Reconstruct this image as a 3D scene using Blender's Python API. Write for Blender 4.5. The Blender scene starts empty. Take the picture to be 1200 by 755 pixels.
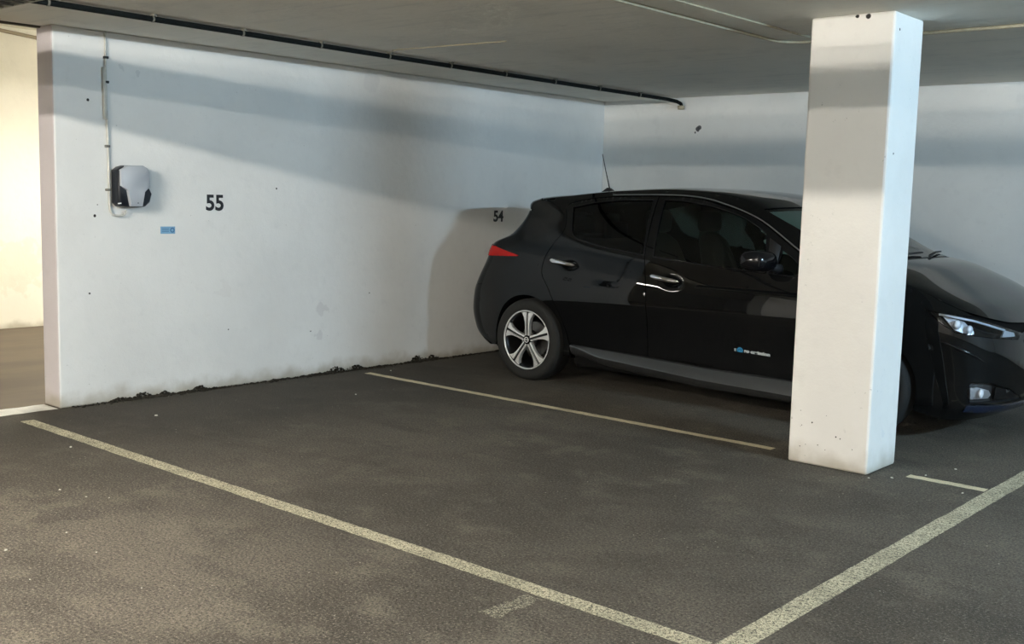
import bpy, bmesh, math, random
import numpy as np
from mathutils import Vector, Matrix
from mathutils.geometry import delaunay_2d_cdt
random.seed(7)
scn = bpy.context.scene
COL = scn.collection
PI = math.pi
X0, YC = 1.228, 7.32          # rear axle, car centre line
class Spl:                     # natural cubic spline
    def __init__(s, x, y):
        x=np.array(x,float); y=np.array(y,float); n=len(x); h=np.diff(x)
        A=np.zeros((n,n)); b=np.zeros(n); A[0,0]=A[-1,-1]=1
        for i in range(1,n-1):
            A[i,i-1]=h[i-1]; A[i,i]=2*(h[i-1]+h[i]); A[i,i+1]=h[i]
            b[i]=3*((y[i+1]-y[i])/h[i]-(y[i]-y[i-1])/h[i-1])
        s.c=np.linalg.solve(A,b); s.x=x; s.y=y; s.h=h
    def __call__(s, t):
        t=np.asarray(t,float); i=np.clip(np.searchsorted(s.x,t)-1,0,len(s.h)-1)
        d=t-s.x[i]; h=s.h[i]
        B=(s.y[i+1]-s.y[i])/h-h*(2*s.c[i]+s.c[i+1])/3; D=(s.c[i+1]-s.c[i])/(3*h)
        return s.y[i]+B*d+s.c[i]*d*d+D*d**3
class Pchip:                   # monotone interpolation, no overshoot
    def __init__(s,x,y):
        x=np.array(x,float); y=np.array(y,float); h=np.diff(x); dl=np.diff(y)/h; n=len(x)
        m=np.zeros(n); m[0]=dl[0]; m[-1]=dl[-1]
        for i in range(1,n-1):
            if dl[i-1]*dl[i]>0:
                w1=2*h[i]+h[i-1]; w2=h[i]+2*h[i-1]; m[i]=(w1+w2)/(w1/dl[i-1]+w2/dl[i])
        s.x,s.y,s.h,s.m=x,y,h,m
    def __call__(s,t):
        t=np.asarray(t,float); i=np.clip(np.searchsorted(s.x,t)-1,0,len(s.h)-1)
        u=np.clip((t-s.x[i])/s.h[i],0,1); h=s.h[i]
        return (s.y[i]*(1+2*u)*(1-u)**2+s.m[i]*h*u*(1-u)**2+s.y[i+1]*u*u*(3-2*u)+s.m[i+1]*h*u*u*(u-1))
def sm(a,b,t):
    u=np.clip((np.asarray(t,float)-a)/(b-a),0,1); return u*u*(3-2*u)
_S0=Spl([.16,.30,.40,.50,.60,.66,.72,.80,.88,.95,1.03,1.10,1.20,1.30,1.40,1.45,1.48,1.51,1.54],
        [.835,.850,.853,.862,.876,.885,.8855,.877,.862,.847,.828,.805,.763,.712,.655,.620,.592,.555,.50])
DENTS=[(.40,.925),(1.315,.862)]
def S(x,z):                    # half width of the body side
    x=np.asarray(x,float); z=np.asarray(z,float)
    y=_S0(z)
    y=y-.105*np.clip((-.1-x)/.56,0,1.3)**2-.05*np.clip((x-2.75)/.45,0,1.3)**2
    y=y-.075*sm(1.5,2.6,x)*sm(.97,1.12,z)-.065*sm(.5,-.3,x)*sm(1.0,1.3,z)
    for (a,b) in DENTS:
        y=y-.017*np.exp(-(((x-a)/.062)**2+((z-b)/.034)**2)**1.5)
    return y
ROWS=[((3.20,.17),(3.40,.17),2.4),((3.21,.25),(3.50,.24),2.4),((3.17,.40),(3.545,.40),2.4),((3.13,.55),(3.555,.56),2.4),
((3.10,.70),(3.53,.69),2.4),((3.085,.82),(3.455,.76),2.4),((3.04,.895),(3.37,.835),2.4),((2.96,.95),(3.255,.905),2.3),
((2.82,.985),(3.09,.995),2.2),((2.66,1.025),(2.92,1.068),2.2),((2.575,1.05),(2.82,1.09),2.2),((2.53,1.07),(2.76,1.10),2.2),
((2.2,1.225),(2.45,1.25),2.2),((1.83,1.392),(2.02,1.42),2.2),((1.72,1.445),(1.85,1.475),2.2),((1.45,1.488),(1.5,1.522),2.2),
((1.1,1.503),(1.1,1.535),2.2),((.7,1.490),(.7,1.518),2.2),((.25,1.450),(.2,1.475),2.2),((-.17,1.385),(-.30,1.425),2.2),
((-.185,1.36),(-.33,1.395),2.2),((-.17,1.33),(-.31,1.36),2.2),((-.215,1.15),(-.47,1.12),2.2),((-.40,1.05),(-.63,1.03),2.3),
((-.42,.95),(-.655,.93),2.4),((-.49,.80),(-.73,.78),2.4),((-.545,.67),(-.80,.66),2.4),((-.59,.5),(-.85,.48),2.4),
((-.54,.36),(-.80,.33),2.4),((-.42,.27),(-.69,.25),2.4),((-.36,.24),(-.62,.22),2.4)]
_e=np.array([r[0] for r in ROWS]); _c=np.array([r[1] for r in ROWS]); _n=np.array([r[2] for r in ROWS])
_m=(_e+_c)/2; ARC=np.concatenate([[0],np.cumsum(np.linalg.norm(np.diff(_m,axis=0),axis=1))])
_EX,_EZ,_CX,_CZ,_N=[Pchip(ARC,v) for v in (_e[:,0],_e[:,1],_c[:,0],_c[:,1],_n)]
I2A=Pchip(range(len(ROWS)),ARC)       # row index -> arc length
def E(a): return np.stack([_EX(a),_EZ(a)],-1)
def CAP(a,f):                  # f: -1 right edge .. 0 centre .. 1 left edge -> (X, lateral (right +), Z)
    a=np.asarray(a,float); f=np.asarray(f,float)
    th=(1-np.abs(f))*math.pi/2; n=_N(a)
    ex,ez=_EX(a),_EZ(a); ye=S(ex,ez)
    y=ye*np.clip(np.cos(th),0,1)**(2/n); g=np.clip(np.sin(th),0,1)**(2/n)
    return np.stack([ex+(_CX(a)-ex)*g, -np.sign(f)*y, ez+(_CZ(a)-ez)*g],-1)
POW=(650,345,145,320,310,180,50,255); EXPO=0.10
# ------------------------------------------------------------------ materials
def new_mat(name):
    m=bpy.data.materials.new(name); m.use_nodes=True
    nt=m.node_tree; b=nt.nodes['Principled BSDF']
    return m,nt,b
def N(nt,t,**k):
    n=nt.nodes.new(t)
    for a,v in k.items():
        if a.startswith('i_'): n.inputs[a[2:].replace('_',' ')].default_value=v
        else: setattr(n,a,v)
    return n
def simple(name,col,rough=.5,metal=0,coat=0,coat_rough=.03,spec=.5,noise=0,nscale=40,emit=None,es=0):
    m,nt,b=new_mat(name)
    b.inputs['Base Color'].default_value=(*col,1); b.inputs['Roughness'].default_value=rough
    b.inputs['Metallic'].default_value=metal; b.inputs['Coat Weight'].default_value=coat
    b.inputs['Coat Roughness'].default_value=coat_rough; b.inputs['Specular IOR Level'].default_value=spec
    if noise:
        n=N(nt,'ShaderNodeTexNoise'); n.inputs['Scale'].default_value=nscale; n.inputs['Detail'].default_value=4
        g=N(nt,'ShaderNodeNewGeometry'); nt.links.new(g.outputs['Position'],n.inputs['Vector'])
        r=N(nt,'ShaderNodeMapRange'); r.inputs['To Min'].default_value=1-noise; r.inputs['To Max'].default_value=1+noise
        r.inputs['From Min'].default_value=.3; r.inputs['From Max'].default_value=.7
        nt.links.new(n.outputs['Fac'],r.inputs['Value'])
        mx=N(nt,'ShaderNodeMix',data_type='RGBA',blend_type='MULTIPLY'); mx.inputs['Factor'].default_value=1
        mx.inputs[6].default_value=(*col,1); nt.links.new(r.outputs['Result'],mx.inputs[7])
        nt.links.new(mx.outputs[2],b.inputs['Base Color'])
    if emit: b.inputs['Emission Color'].default_value=(*emit,1); b.inputs['Emission Strength'].default_value=es
    return m
class G:
    """tiny node-expression helper"""
    def __init__(s,nt):
        s.nt=nt; s.pos=nt.nodes.new('ShaderNodeNewGeometry').outputs['Position']
    def link(s,a,inp):
        if isinstance(a,(int,float)): inp.default_value=a
        elif isinstance(a,(tuple,list)): inp.default_value=a
        else: s.nt.links.new(a,inp)
    def math(s,op,a,b=0,c=0,clamp=False):
        n=s.nt.nodes.new('ShaderNodeMath'); n.operation=op; n.use_clamp=clamp
        s.link(a,n.inputs[0]); s.link(b,n.inputs[1]); s.link(c,n.inputs[2]); return n.outputs[0]
    def noise(s,scale,detail=4,rough=.5,vec=None,dist=0):
        n=s.nt.nodes.new('ShaderNodeTexNoise'); n.inputs['Scale'].default_value=scale; n.inputs['Detail'].default_value=detail
        n.inputs['Roughness'].default_value=rough; n.inputs['Distortion'].default_value=dist
        s.link(vec or s.pos,n.inputs['Vector']); return n.outputs['Fac']
    def voro(s,scale,vec=None):
        n=s.nt.nodes.new('ShaderNodeTexVoronoi'); n.inputs['Scale'].default_value=scale
        s.link(vec or s.pos,n.inputs['Vector']); return n
    def ramp(s,v,a,b,lo=0,hi=1,smooth=True):
        n=s.nt.nodes.new('ShaderNodeMapRange'); n.interpolation_type='SMOOTHSTEP' if smooth else 'LINEAR'
        s.link(v,n.inputs['Value']); n.inputs['From Min'].default_value=a; n.inputs['From Max'].default_value=b
        n.inputs['To Min'].default_value=lo; n.inputs['To Max'].default_value=hi; return n.outputs['Result']
    def mix(s,f,a,b,mode='MIX'):
        n=s.nt.nodes.new('ShaderNodeMix'); n.data_type='RGBA'; n.blend_type=mode
        s.link(f,n.inputs['Factor']); s.link(a,n.inputs[6]); s.link(b,n.inputs[7]); return n.outputs[2]
    def sep(s):
        n=s.nt.nodes.new('ShaderNodeSeparateXYZ'); s.nt.links.new(s.pos,n.inputs[0]); return n.outputs
    def vscale(s,v3):
        n=s.nt.nodes.new('ShaderNodeVectorMath'); n.operation='MULTIPLY'; s.nt.links.new(s.pos,n.inputs[0]); n.inputs[1].default_value=v3; return n.outputs[0]
    def spot(s,p,r,wob=0,wscale=30):
        n=s.nt.nodes.new('ShaderNodeVectorMath'); n.operation='DISTANCE'; s.nt.links.new(s.pos,n.inputs[0]); n.inputs[1].default_value=p
        d=n.outputs['Value']
        if wob: d=s.math('ADD',d,s.math('MULTIPLY',s.math('SUBTRACT',s.noise(wscale,3),.5),wob))
        return s.ramp(d,r,r*.7)
    def bump(s,h,strength,dist,b):
        n=s.nt.nodes.new('ShaderNodeBump'); n.inputs['Strength'].default_value=strength; n.inputs['Distance'].default_value=dist
        s.link(h,n.inputs['Height']); s.nt.links.new(n.outputs['Normal'],b.inputs['Normal'])
    def mx(s,*a):
        o=a[0]
        for q in a[1:]: o=s.math('MAXIMUM',o,q)
        return o
def c4(r,g,b): return (r,g,b,1)

def wall_mat(name,base,spots=(),stains=(),dirtz=.12,rough=.7):
    m,nt,b=new_mat(name); g=G(nt)
    n1=g.noise(1.3,5,.6); n2=g.noise(9,4,.6)
    col=g.mix(g.ramp(n1,.35,.7),c4(*base),c4(*[v*.93 for v in base]))
    col=g.mix(g.ramp(n2,.55,.75,0,.35),col,c4(*[v*.86 for v in base]))
    z=g.sep()[2]
    dz=g.math('ADD',z,g.math('MULTIPLY',g.math('SUBTRACT',g.noise(6,4),.5),.18))
    col=g.mix(g.ramp(dz,dirtz,-.01,0,.75),col,c4(.36,.32,.24))
    # small scuffs
    sc=g.math('MULTIPLY',g.ramp(g.noise(55,2,.5),.70,.76),g.ramp(g.noise(3,2),.52,.62))
    col=g.mix(g.math('MULTIPLY',sc,.5),col,c4(.3,.29,.27))
    for (p,r,w,c,a) in stains:
        col=g.mix(g.math('MULTIPLY',g.spot(p,r,w,12),a),col,c4(*c))
    if spots:
        col=g.mix(g.mx(*[g.spot(p,r,.006,60) for p,r in spots]),col,c4(.025,.022,.02))
    nt.links.new(col,b.inputs['Base Color']); b.inputs['Roughness'].default_value=rough; b.inputs['Specular IOR Level'].default_value=.25
    g.bump(g.math('ADD',g.noise(14,4),g.math('MULTIPLY',g.noise(90,2),.3)),.25,.01,b)
    return m
M={}
WB=(.80,.80,.775)
M['wall']=wall_mat('painted_wall',WB)
M['wall_bay']=wall_mat('painted_bay_wall',WB,
    spots=[((0,3.508,1.975),.011),((0,3.54,1.238),.011),((0,4.975,1.446),.008),((0,3.495,.735),.008),((0,3.56,1.31),.005),((0,4.55,.42),.006),((0,5.9,.62),.006),((0,5.3,.35),.006)],
    stains=[((0,5.42,.52),.05,.22,(.52,.50,.50),.30),((0,5.38,.30),.05,.22,(.52,.50,.50),.30),((0,3.74,2.20),.02,.12,(.45,.46,.46),.3),((0,3.85,2.19),.015,.12,(.45,.46,.46),.3),((0,4.5,.7),.05,.3,(.66,.64,.62),.2),((0,5.9,2.31),.1,.1,(.6,.6,.6),.3)])
M['wall_far']=wall_mat('painted_far_wall',WB,stains=[((1.125,9.038,2.128),.022,.05,(.06,.06,.065),.95),((1.10,9.038,2.112),.026,.06,(.05,.05,.055),.95),((1.075,9.038,2.085),.020,.05,(.07,.07,.08),.95)])
M['wall_room']=wall_mat('cream_wall',(.82,.79,.68),dirtz=.1,stains=[((-4.15,4.9,.62),.3,.5,(.6,.55,.42),.35)])
M['end_face']=wall_mat('mauve_grey_end_face',(.60,.56,.575))
M['pillar']=wall_mat('painted_pillar',(.82,.80,.76),dirtz=.14,
    spots=[((4.21,5.519,2.405),.012),((4.27,5.519,2.40),.016),((4.415,5.58,2.33),.008),((4.415,5.6,1.7),.007)]+[((4.0+.4*random.random(),5.519,.08+.25*random.random()),.002+.003*random.random()) for _ in range(12)],
    stains=[((4.28,5.519,.22),.015,.09,(.5,.49,.47),.25),((4.415,5.7,.2),.03,.16,(.6,.62,.66),.25)])
# ceiling
m,nt,b=new_mat('painted_concrete_ceiling'); g=G(nt)
col=g.mix(g.ramp(g.noise(.9,5,.6),.3,.7),c4(.86,.83,.75),c4(.79,.77,.70))
col=g.mix(g.ramp(g.noise(4,5,.7),.5,.75,0,.5),col,c4(.66,.64,.58))
col=g.mix(g.ramp(g.noise(5,3,.5,g.vscale((.25,2.5,1))),.55,.72,0,.35),col,c4(.62,.61,.57))
nt.links.new(col,b.inputs['Base Color']); b.inputs['Roughness'].default_value=.8; b.inputs['Specular IOR Level'].default_value=.2
g.bump(g.noise(20,4),.3,.01,b); M['ceiling']=m
# asphalt
m,nt,b=new_mat('worn_asphalt'); g=G(nt); x,y,z=g.sep()
big=g.noise(.7,6,.62); mid=g.noise(2.6,6,.65)
col=g.mix(g.ramp(big,.40,.60),c4(0.0930,0.0798,0.0624),c4(0.1531,0.1316,0.1039))
col=g.mix(g.ramp(mid,.49,.66,0,.7),col,c4(0.2212,0.1921,0.1476))
col=g.mix(g.ramp(g.noise(1.9,6,.65,g.vscale((.6,1.3,1))),.50,.64,0,.5),col,c4(0.0522,0.0453,0.0364))
wall_dist=g.math('ADD',x,g.math('MULTIPLY',g.math('SUBTRACT',g.noise(1.8,6,.65),.5),2.0))
inbay=g.math('MULTIPLY',g.ramp(wall_dist,2.4,.4),g.ramp(x,-.05,.02))  # floor colour gets darker towards the bay wall
col=g.mix(g.math('MULTIPLY',g.spot((2.22,2.22,0),.15,.35,4),.6),col,c4(0.0567,0.0496,0.0416))
grain=g.noise(95,3,.8); gr2=g.noise(40,3,.75); gr3=g.noise(210,2,.7)
col=g.mix(g.ramp(grain,.36,.50,.96,0),col,c4(0.0227,0.0194,0.0157))
col=g.mix(g.ramp(grain,.55,.66,0,.9),col,c4(0.3515,0.3074,0.2494))
col=g.mix(g.ramp(gr3,.56,.70,0,.6),col,c4(0.3062,0.2698,0.2079))
col=g.mix(g.ramp(gr2,.36,.46,.45,0),col,c4(0.0340,0.0292,0.0228))
col=g.mix(g.ramp(gr2,.58,.72,0,.35),col,c4(0.2722,0.2373,0.1870))
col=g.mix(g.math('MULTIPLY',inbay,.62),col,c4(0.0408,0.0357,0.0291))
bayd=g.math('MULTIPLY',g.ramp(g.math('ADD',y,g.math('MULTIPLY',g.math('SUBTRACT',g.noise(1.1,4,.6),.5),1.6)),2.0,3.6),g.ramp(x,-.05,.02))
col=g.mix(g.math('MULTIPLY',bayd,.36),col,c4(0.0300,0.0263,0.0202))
chips=g.math('MULTIPLY',g.ramp(g.voro(19).outputs['Distance'],.075,.05),g.ramp(g.noise(2.7,2),.52,.6))
col=g.mix(g.math('MULTIPLY',chips,.8),col,c4(0.5670,0.5178,0.4365))
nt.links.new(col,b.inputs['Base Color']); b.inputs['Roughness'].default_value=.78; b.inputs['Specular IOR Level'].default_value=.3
g.bump(g.math('ADD',grain,g.math('MULTIPLY',gr2,.7)),.6,.012,b); M['asphalt']=m
# beige concrete floor next door
m,nt,b=new_mat('beige_concrete'); g=G(nt)
col=g.mix(g.ramp(g.noise(1.1,5,.6,g.vscale((2,.5,1))),.35,.65),c4(.125,.095,.062),c4(.085,.065,.042))
nt.links.new(col,b.inputs['Base Color']); b.inputs['Roughness'].default_value=.7; M['beige_floor']=m
def paint_mat(name,c,wear=.5,holes=(.40,.52)):
    m,nt,b=new_mat(name); g=G(nt)
    col=g.mix(g.ramp(g.noise(5,4,.6),.35,.7),c4(*c),c4(*[v*.72 for v in c]))
    col=g.mix(g.ramp(g.noise(160,2,.7),.36,.5,wear,0),col,c4(.10,.09,.07))
    nt.links.new(col,b.inputs['Base Color']); b.inputs['Roughness'].default_value=.75
    v=g.math('ADD',g.math('MULTIPLY',g.noise(70,4,.8),.6),g.math('MULTIPLY',g.noise(190,2,.7),.4))
    a=g.ramp(v,*holes); nt.links.new(a,b.inputs['Alpha'])
    return m
M['line']=paint_mat('worn_cream_paint',(.66,.60,.42),.8,(.40,.52))
M['line_far']=paint_mat('cream_paint',(.72,.63,.42),.4,(.33,.40))
M['line_faint']=paint_mat('faded_paint',(.50,.46,.34),.8,(.45,.58))
M['line_white']=paint_mat('white_paint',(.80,.79,.72),.15,(.26,.33))
# car materials
M['paint']=simple('black_metallic_paint',(.003,.0033,.0036),.4,.0,1,.02,.0)
for _n in M['paint'].node_tree.nodes:
    if _n.type=='BSDF_PRINCIPLED': _n.inputs['Coat IOR'].default_value=1.41
M['sill']=simple('satin_grey_sill',(.13,.135,.14),.24,.8)
M['rail_glint']=simple('satin_rail_glint',(.30,.31,.32),.30,.9)  # pale grey paints a lamp's reflection onto a black moulding
M['gloss_black']=simple('gloss_black_plastic',(.004,.004,.005),.12,0,0,.03,.35)
M['black_plastic']=simple('matt_black_plastic',(.012,.012,.013),.55)
M['liner']=simple('black_liner',(.004,.004,.004),.9,spec=.1)
M['rubber']=simple('tyre_rubber',(.0075,.0075,.0065),.8,noise=.2,nscale=60)
M['alloy']=simple('machined_alloy',(.78,.78,.77),.38,.65)
M['alloy_dark']=simple('black_alloy',(.012,.012,.013),.35,.3)
M['steel']=simple('brake_steel',(.22,.21,.20),.4,1)
M['chrome']=simple('chrome',(.82,.82,.82),.10,1)
M['reflector']=simple('lamp_reflector',(.62,.65,.70),.42,.5)
M['fog_reflector']=simple('fog_lamp_reflector',(.42,.44,.48),.3,.75)
M['lampwhite']=simple('white_lamp_lens',(.70,.74,.80),.25,0,.5)
M['fabric']=simple('dark_seat_fabric',(.018,.018,.019),.9,noise=.3,nscale=120)
M['badge']=simple('badge_silver',(.55,.58,.58),.35,.4)
M['badge_blue']=simple('badge_blue',(.03,.22,.42),.3,.2)
M['blue_trim']=simple('blue_bumper_trim',(.005,.012,.035),.2,.2,.8)
m,nt,b=new_mat('red_lamp_lens'); b.inputs['Base Color'].default_value=(.36,.006,.004,1); b.inputs['Roughness'].default_value=.2; b.inputs['Specular IOR Level'].default_value=.3; M['red']=m
def glass_mat(name,tint,refl=1.0):
    m=bpy.data.materials.new(name); m.use_nodes=True; nt=m.node_tree; nt.nodes.clear()
    o=nt.nodes.new('ShaderNodeOutputMaterial'); t=nt.nodes.new('ShaderNodeBsdfTransparent'); t.inputs[0].default_value=(*tint,1)
    gl=nt.nodes.new('ShaderNodeBsdfGlossy'); gl.inputs['Roughness'].default_value=.01
    f=nt.nodes.new('ShaderNodeFresnel'); f.inputs['IOR'].default_value=1.5
    mx=nt.nodes.new('ShaderNodeMixShader'); nt.links.new(f.outputs[0],mx.inputs[0]); nt.links.new(t.outputs[0],mx.inputs[1]); nt.links.new(gl.outputs[0],mx.inputs[2])
    nt.links.new(mx.outputs[0],o.inputs[0]); return m
M['glass']=glass_mat('green_tinted_glass',(.58,.70,.62))
M['glass_dark']=glass_mat('privacy_glass',(.10,.125,.115))
M['glass_screen']=glass_mat('windscreen_glass',(.55,.64,.60))
M['glass_clear']=glass_mat('lamp_cover_glass',(.88,.90,.92))
# fittings
M['pipe']=simple('dark_pipe',(.006,.008,.008),.7,spec=.15,noise=.3,nscale=30)
M['clip']=simple('pale_clip',(.16,.155,.13),.5)
M['conduit']=simple('cream_conduit',(.40,.35,.245),.5,noise=.15,nscale=25)
M['conduit_w']=simple('grey_white_conduit',(.58,.57,.52),.5,noise=.1,nscale=25)
M['tray']=simple('galvanised_tray',(.45,.44,.38),.45,.6)
M['cable']=simple('black_cable',(.008,.012,.010),.55)
M['charger_light']=simple('charger_light_grey',(.42,.45,.49),.42)
M['charger_dark']=simple('charger_black',(.008,.010,.015),.4,0,.1,.1,.3)
M['ink']=simple('black_vinyl',(.012,.012,.014),.5)
M['blue_label']=simple('pale_blue_label',(.22,.42,.60),.45)
M['blue_label2']=simple('dark_blue_print',(.05,.16,.33),.45)
M['white']=simple('white_plastic',(.85,.85,.83),.5)
M['dirt']=simple('dark_dirt',(.030,.027,.021),.95,noise=.5,nscale=40,spec=.1)
M['grit']=simple('pale_chip',(.60,.58,.50),.8)
M['flake']=simple('grey_paint_flake',(.42,.41,.40),.8)
M['lamp_body']=simple('lamp_housing',(.75,.75,.72),.5)

# ------------------------------------------------------------------ mesh helpers
def link(name,bm,mat,parent=None,smooth=True,loc=None):
    me=bpy.data.meshes.new(name); bm.to_mesh(me); bm.free()
    for mm in (mat if isinstance(mat,(list,tuple)) else [mat]): me.materials.append(mm)
    if smooth:
        for p in me.polygons: p.use_smooth=True
    o=bpy.data.objects.new(name,me); COL.objects.link(o)
    if parent: o.parent=parent
    if loc: o.location=loc
    return o
def sharp(o,deg=35):
    me=o.data; bm=bmesh.new(); bm.from_mesh(me); lim=math.radians(deg)
    for e in bm.edges:
        if len(e.link_faces)==2 and e.calc_face_angle(0)>lim: e.smooth=False
    bm.to_mesh(me); bm.free(); return o
def tag(o,label,cat,group=None,kind=None):
    o['label']=label; o['category']=cat
    if group: o['group']=group
    if kind: o['kind']=kind
    return o
def struct(o): o['kind']='structure'; return o
def empty(name,loc):
    o=bpy.data.objects.new(name,None); o.empty_display_size=.1; COL.objects.link(o); o.location=loc; return o
def box(bm,lo,hi,bev=0,seg=2):
    r=bmesh.ops.create_cube(bm,size=1); vs=r['verts']
    for v in vs: v.co=Vector([lo[i]+(v.co[i]+.5)*(hi[i]-lo[i]) for i in range(3)])
    if bev:
        es=list({e for v in vs for e in v.link_edges})
        bmesh.ops.bevel(bm,geom=es,offset=bev,segments=seg,profile=.5,affect='EDGES')
def boxobj(name,lo,hi,mat,parent=None,bev=0,seg=2,smooth=False,origin=True):
    c=Vector([(lo[i]+hi[i])/2 for i in range(3)]); c[2]=lo[2]
    if parent or not origin: c=Vector((0,0,0))
    bm=bmesh.new(); box(bm,[lo[i]-c[i] for i in range(3)],[hi[i]-c[i] for i in range(3)],bev,seg)
    return link(name,bm,mat,parent,smooth,c)
def tube(bm,pts,r,seg=10,caps=True):
    pts=[Vector(p) for p in pts]; rs=r if isinstance(r,(list,tuple)) else [r]*len(pts); rings=[]; up=None
    for i,p in enumerate(pts):
        t=(pts[min(i+1,len(pts)-1)]-pts[max(i-1,0)]).normalized()
        if up is None: up=Vector((0,0,1)) if abs(t.z)<.9 else Vector((1,0,0))
        a=t.cross(up).normalized(); up=a.cross(t).normalized()
        rings.append([bm.verts.new(p+(a*math.cos(2*PI*k/seg)+up*math.sin(2*PI*k/seg))*rs[i]) for k in range(seg)])
    for A,B in zip(rings,rings[1:]):
        for k in range(seg): bm.faces.new((A[k],A[(k+1)%seg],B[(k+1)%seg],B[k]))
    if caps: bm.faces.new(rings[0][::-1]); bm.faces.new(rings[-1])
def smooth_path(pts,n=8):
    P=[Vector(p) for p in pts]; out=[]
    for i in range(len(P)-1):
        p0=P[max(i-1,0)];p1=P[i];p2=P[i+1];p3=P[min(i+2,len(P)-1)]
        for k in range(n):
            t=k/n; out.append(.5*((2*p1)+(p2-p0)*t+(2*p0-5*p1+4*p2-p3)*t*t+(3*p1-p0-3*p2+p3)*t**3))
    out.append(P[-1]); return out
def prism(bm,poly,fmap,d0,d1):
    """polygon (2-D) extruded between depths d0,d1; fmap(u,v,d)->3-D"""
    a=[bm.verts.new(fmap(u,v,d0)) for u,v in poly]; b=[bm.verts.new(fmap(u,v,d1)) for u,v in poly]; n=len(poly)
    bm.faces.new(a[::-1]); bm.faces.new(b)
    for i in range(n): bm.faces.new((a[i],a[(i+1)%n],b[(i+1)%n],b[i]))
def lathe(bm,prof,axis='Y',seg=48,cen=(0,0,0),close=False):
    """prof: list of (radius, depth along axis)"""
    rings=[]
    for r,d in prof:
        ring=[]
        for k in range(seg):
            a=2*PI*k/seg; u=r*math.cos(a); v=r*math.sin(a)
            ring.append(bm.verts.new((cen[0]+u,cen[1]+d,cen[2]+v) if axis=='Y' else (cen[0]+d,cen[1]+u,cen[2]+v) if axis=='X' else (cen[0]+u,cen[1]+v,cen[2]+d)))
        rings.append(ring)
    if close: rings.append(rings[0])
    for A,B in zip(rings,rings[1:]):
        for k in range(seg): bm.faces.new((A[k],A[(k+1)%seg],B[(k+1)%seg],B[k]))
    bmesh.ops.recalc_face_normals(bm,faces=bm.faces)
def text_mesh(body,size,extrude,offset=0,spacing=1):
    cu=bpy.data.curves.new('lettering','FONT'); cu.body=body; cu.size=size; cu.extrude=extrude; cu.offset=offset; cu.space_character=spacing
    o=bpy.data.objects.new('lettering',cu); COL.objects.link(o)
    bpy.context.view_layer.update(); dg=bpy.context.evaluated_depsgraph_get()
    me=bpy.data.meshes.new_from_object(o.evaluated_get(dg)); bpy.data.objects.remove(o); bpy.data.curves.remove(cu)
    return me
def text_bm(*a,**k):
    me=text_mesh(*a,**k); bm=bmesh.new(); bm.from_mesh(me); bpy.data.meshes.remove(me); return bm

# ------------------------------------------------------------------ camera
def Rcam(yaw,pitch,roll):
    f=np.array([-math.sin(yaw)*math.cos(pitch),math.cos(yaw)*math.cos(pitch),-math.sin(pitch)])
    r=np.array([math.cos(yaw),math.sin(yaw),0]); u=np.cross(r,f)
    return math.cos(roll)*r+math.sin(roll)*u, -math.sin(roll)*r+math.cos(roll)*u, f
r,u,f=Rcam(.716413,.113912,.025499)
cd=bpy.data.cameras.new('camera'); cam=bpy.data.objects.new('camera',cd); COL.objects.link(cam)
cd.sensor_fit='HORIZONTAL'; cd.sensor_width=36; cd.lens=1272.63/1200*36
cam.matrix_world=Matrix(((r[0],u[0],-f[0],6.6908),(r[1],u[1],-f[1],0),(r[2],u[2],-f[2],1.4224),(0,0,0,1)))
scn.camera=cam

# ------------------------------------------------------------------ the room
H=2.418; XE=13.0; YB=-6.0; YF=9.038; ROOM=-4.15; HR=2.95; Y0=3.28
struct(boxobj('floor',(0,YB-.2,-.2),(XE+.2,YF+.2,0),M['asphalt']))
struct(boxobj('floor_passage',(ROOM-.2,YB-.2,-.2),(0,YF+.2,0),M['beige_floor']))
struct(boxobj('ceiling',(-.15,YB-.2,H),(XE+.2,YF+.2,H+.2),M['ceiling']))
struct(boxobj('ceiling_passage',(ROOM-.2,YB-.2,HR),(-.15,YF+.2,HR+.2),M['wall_room']))
struct(boxobj('trim_lintel',(-.155,YB,H+.0),(-.15,YF,HR),M['wall_room']))
bm=bmesh.new(); box(bm,(-.21,Y0,0),(0,YF,H),.012,2)
wl=struct(link('wall_left',bm,[M['wall_bay'],M['end_face']],smooth=False))
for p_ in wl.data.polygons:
    if p_.normal.y<-.9: p_.material_index=1  # wall end gets a greyer mauve base colour
struct(boxobj('trim_joint',(-.19,YB,H-.012),(-.15,YF,H+.03),simple('dark_joint',(.06,.05,.035),.8)))
struct(boxobj('wall_left_near',(-.21,YB,0),(0,.3,H),M['wall']))
struct(boxobj('wall_far',(ROOM-.2,YF,0),(XE+.2,YF+.2,HR),M['wall_far']))
struct(boxobj('wall_right',(XE,YB,0),(XE+.2,YF,H),M['wall']))
struct(boxobj('wall_back',(ROOM-.2,YB-.2,0),(XE+.2,YB,HR),M['wall']))
struct(boxobj('wall_passage',(ROOM-.2,YB,0),(ROOM,YF,HR),M['wall_room']))

# pillar
bm=bmesh.new(); box(bm,(-.2305,-.1905,0),(.2305,.1905,H),.014,2)
p=link('pillar',bm,M['pillar'],smooth=False,loc=(4.1845,5.7095,0))
tag(p,'square white painted concrete pillar standing on the line before the black car','pillar')

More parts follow.
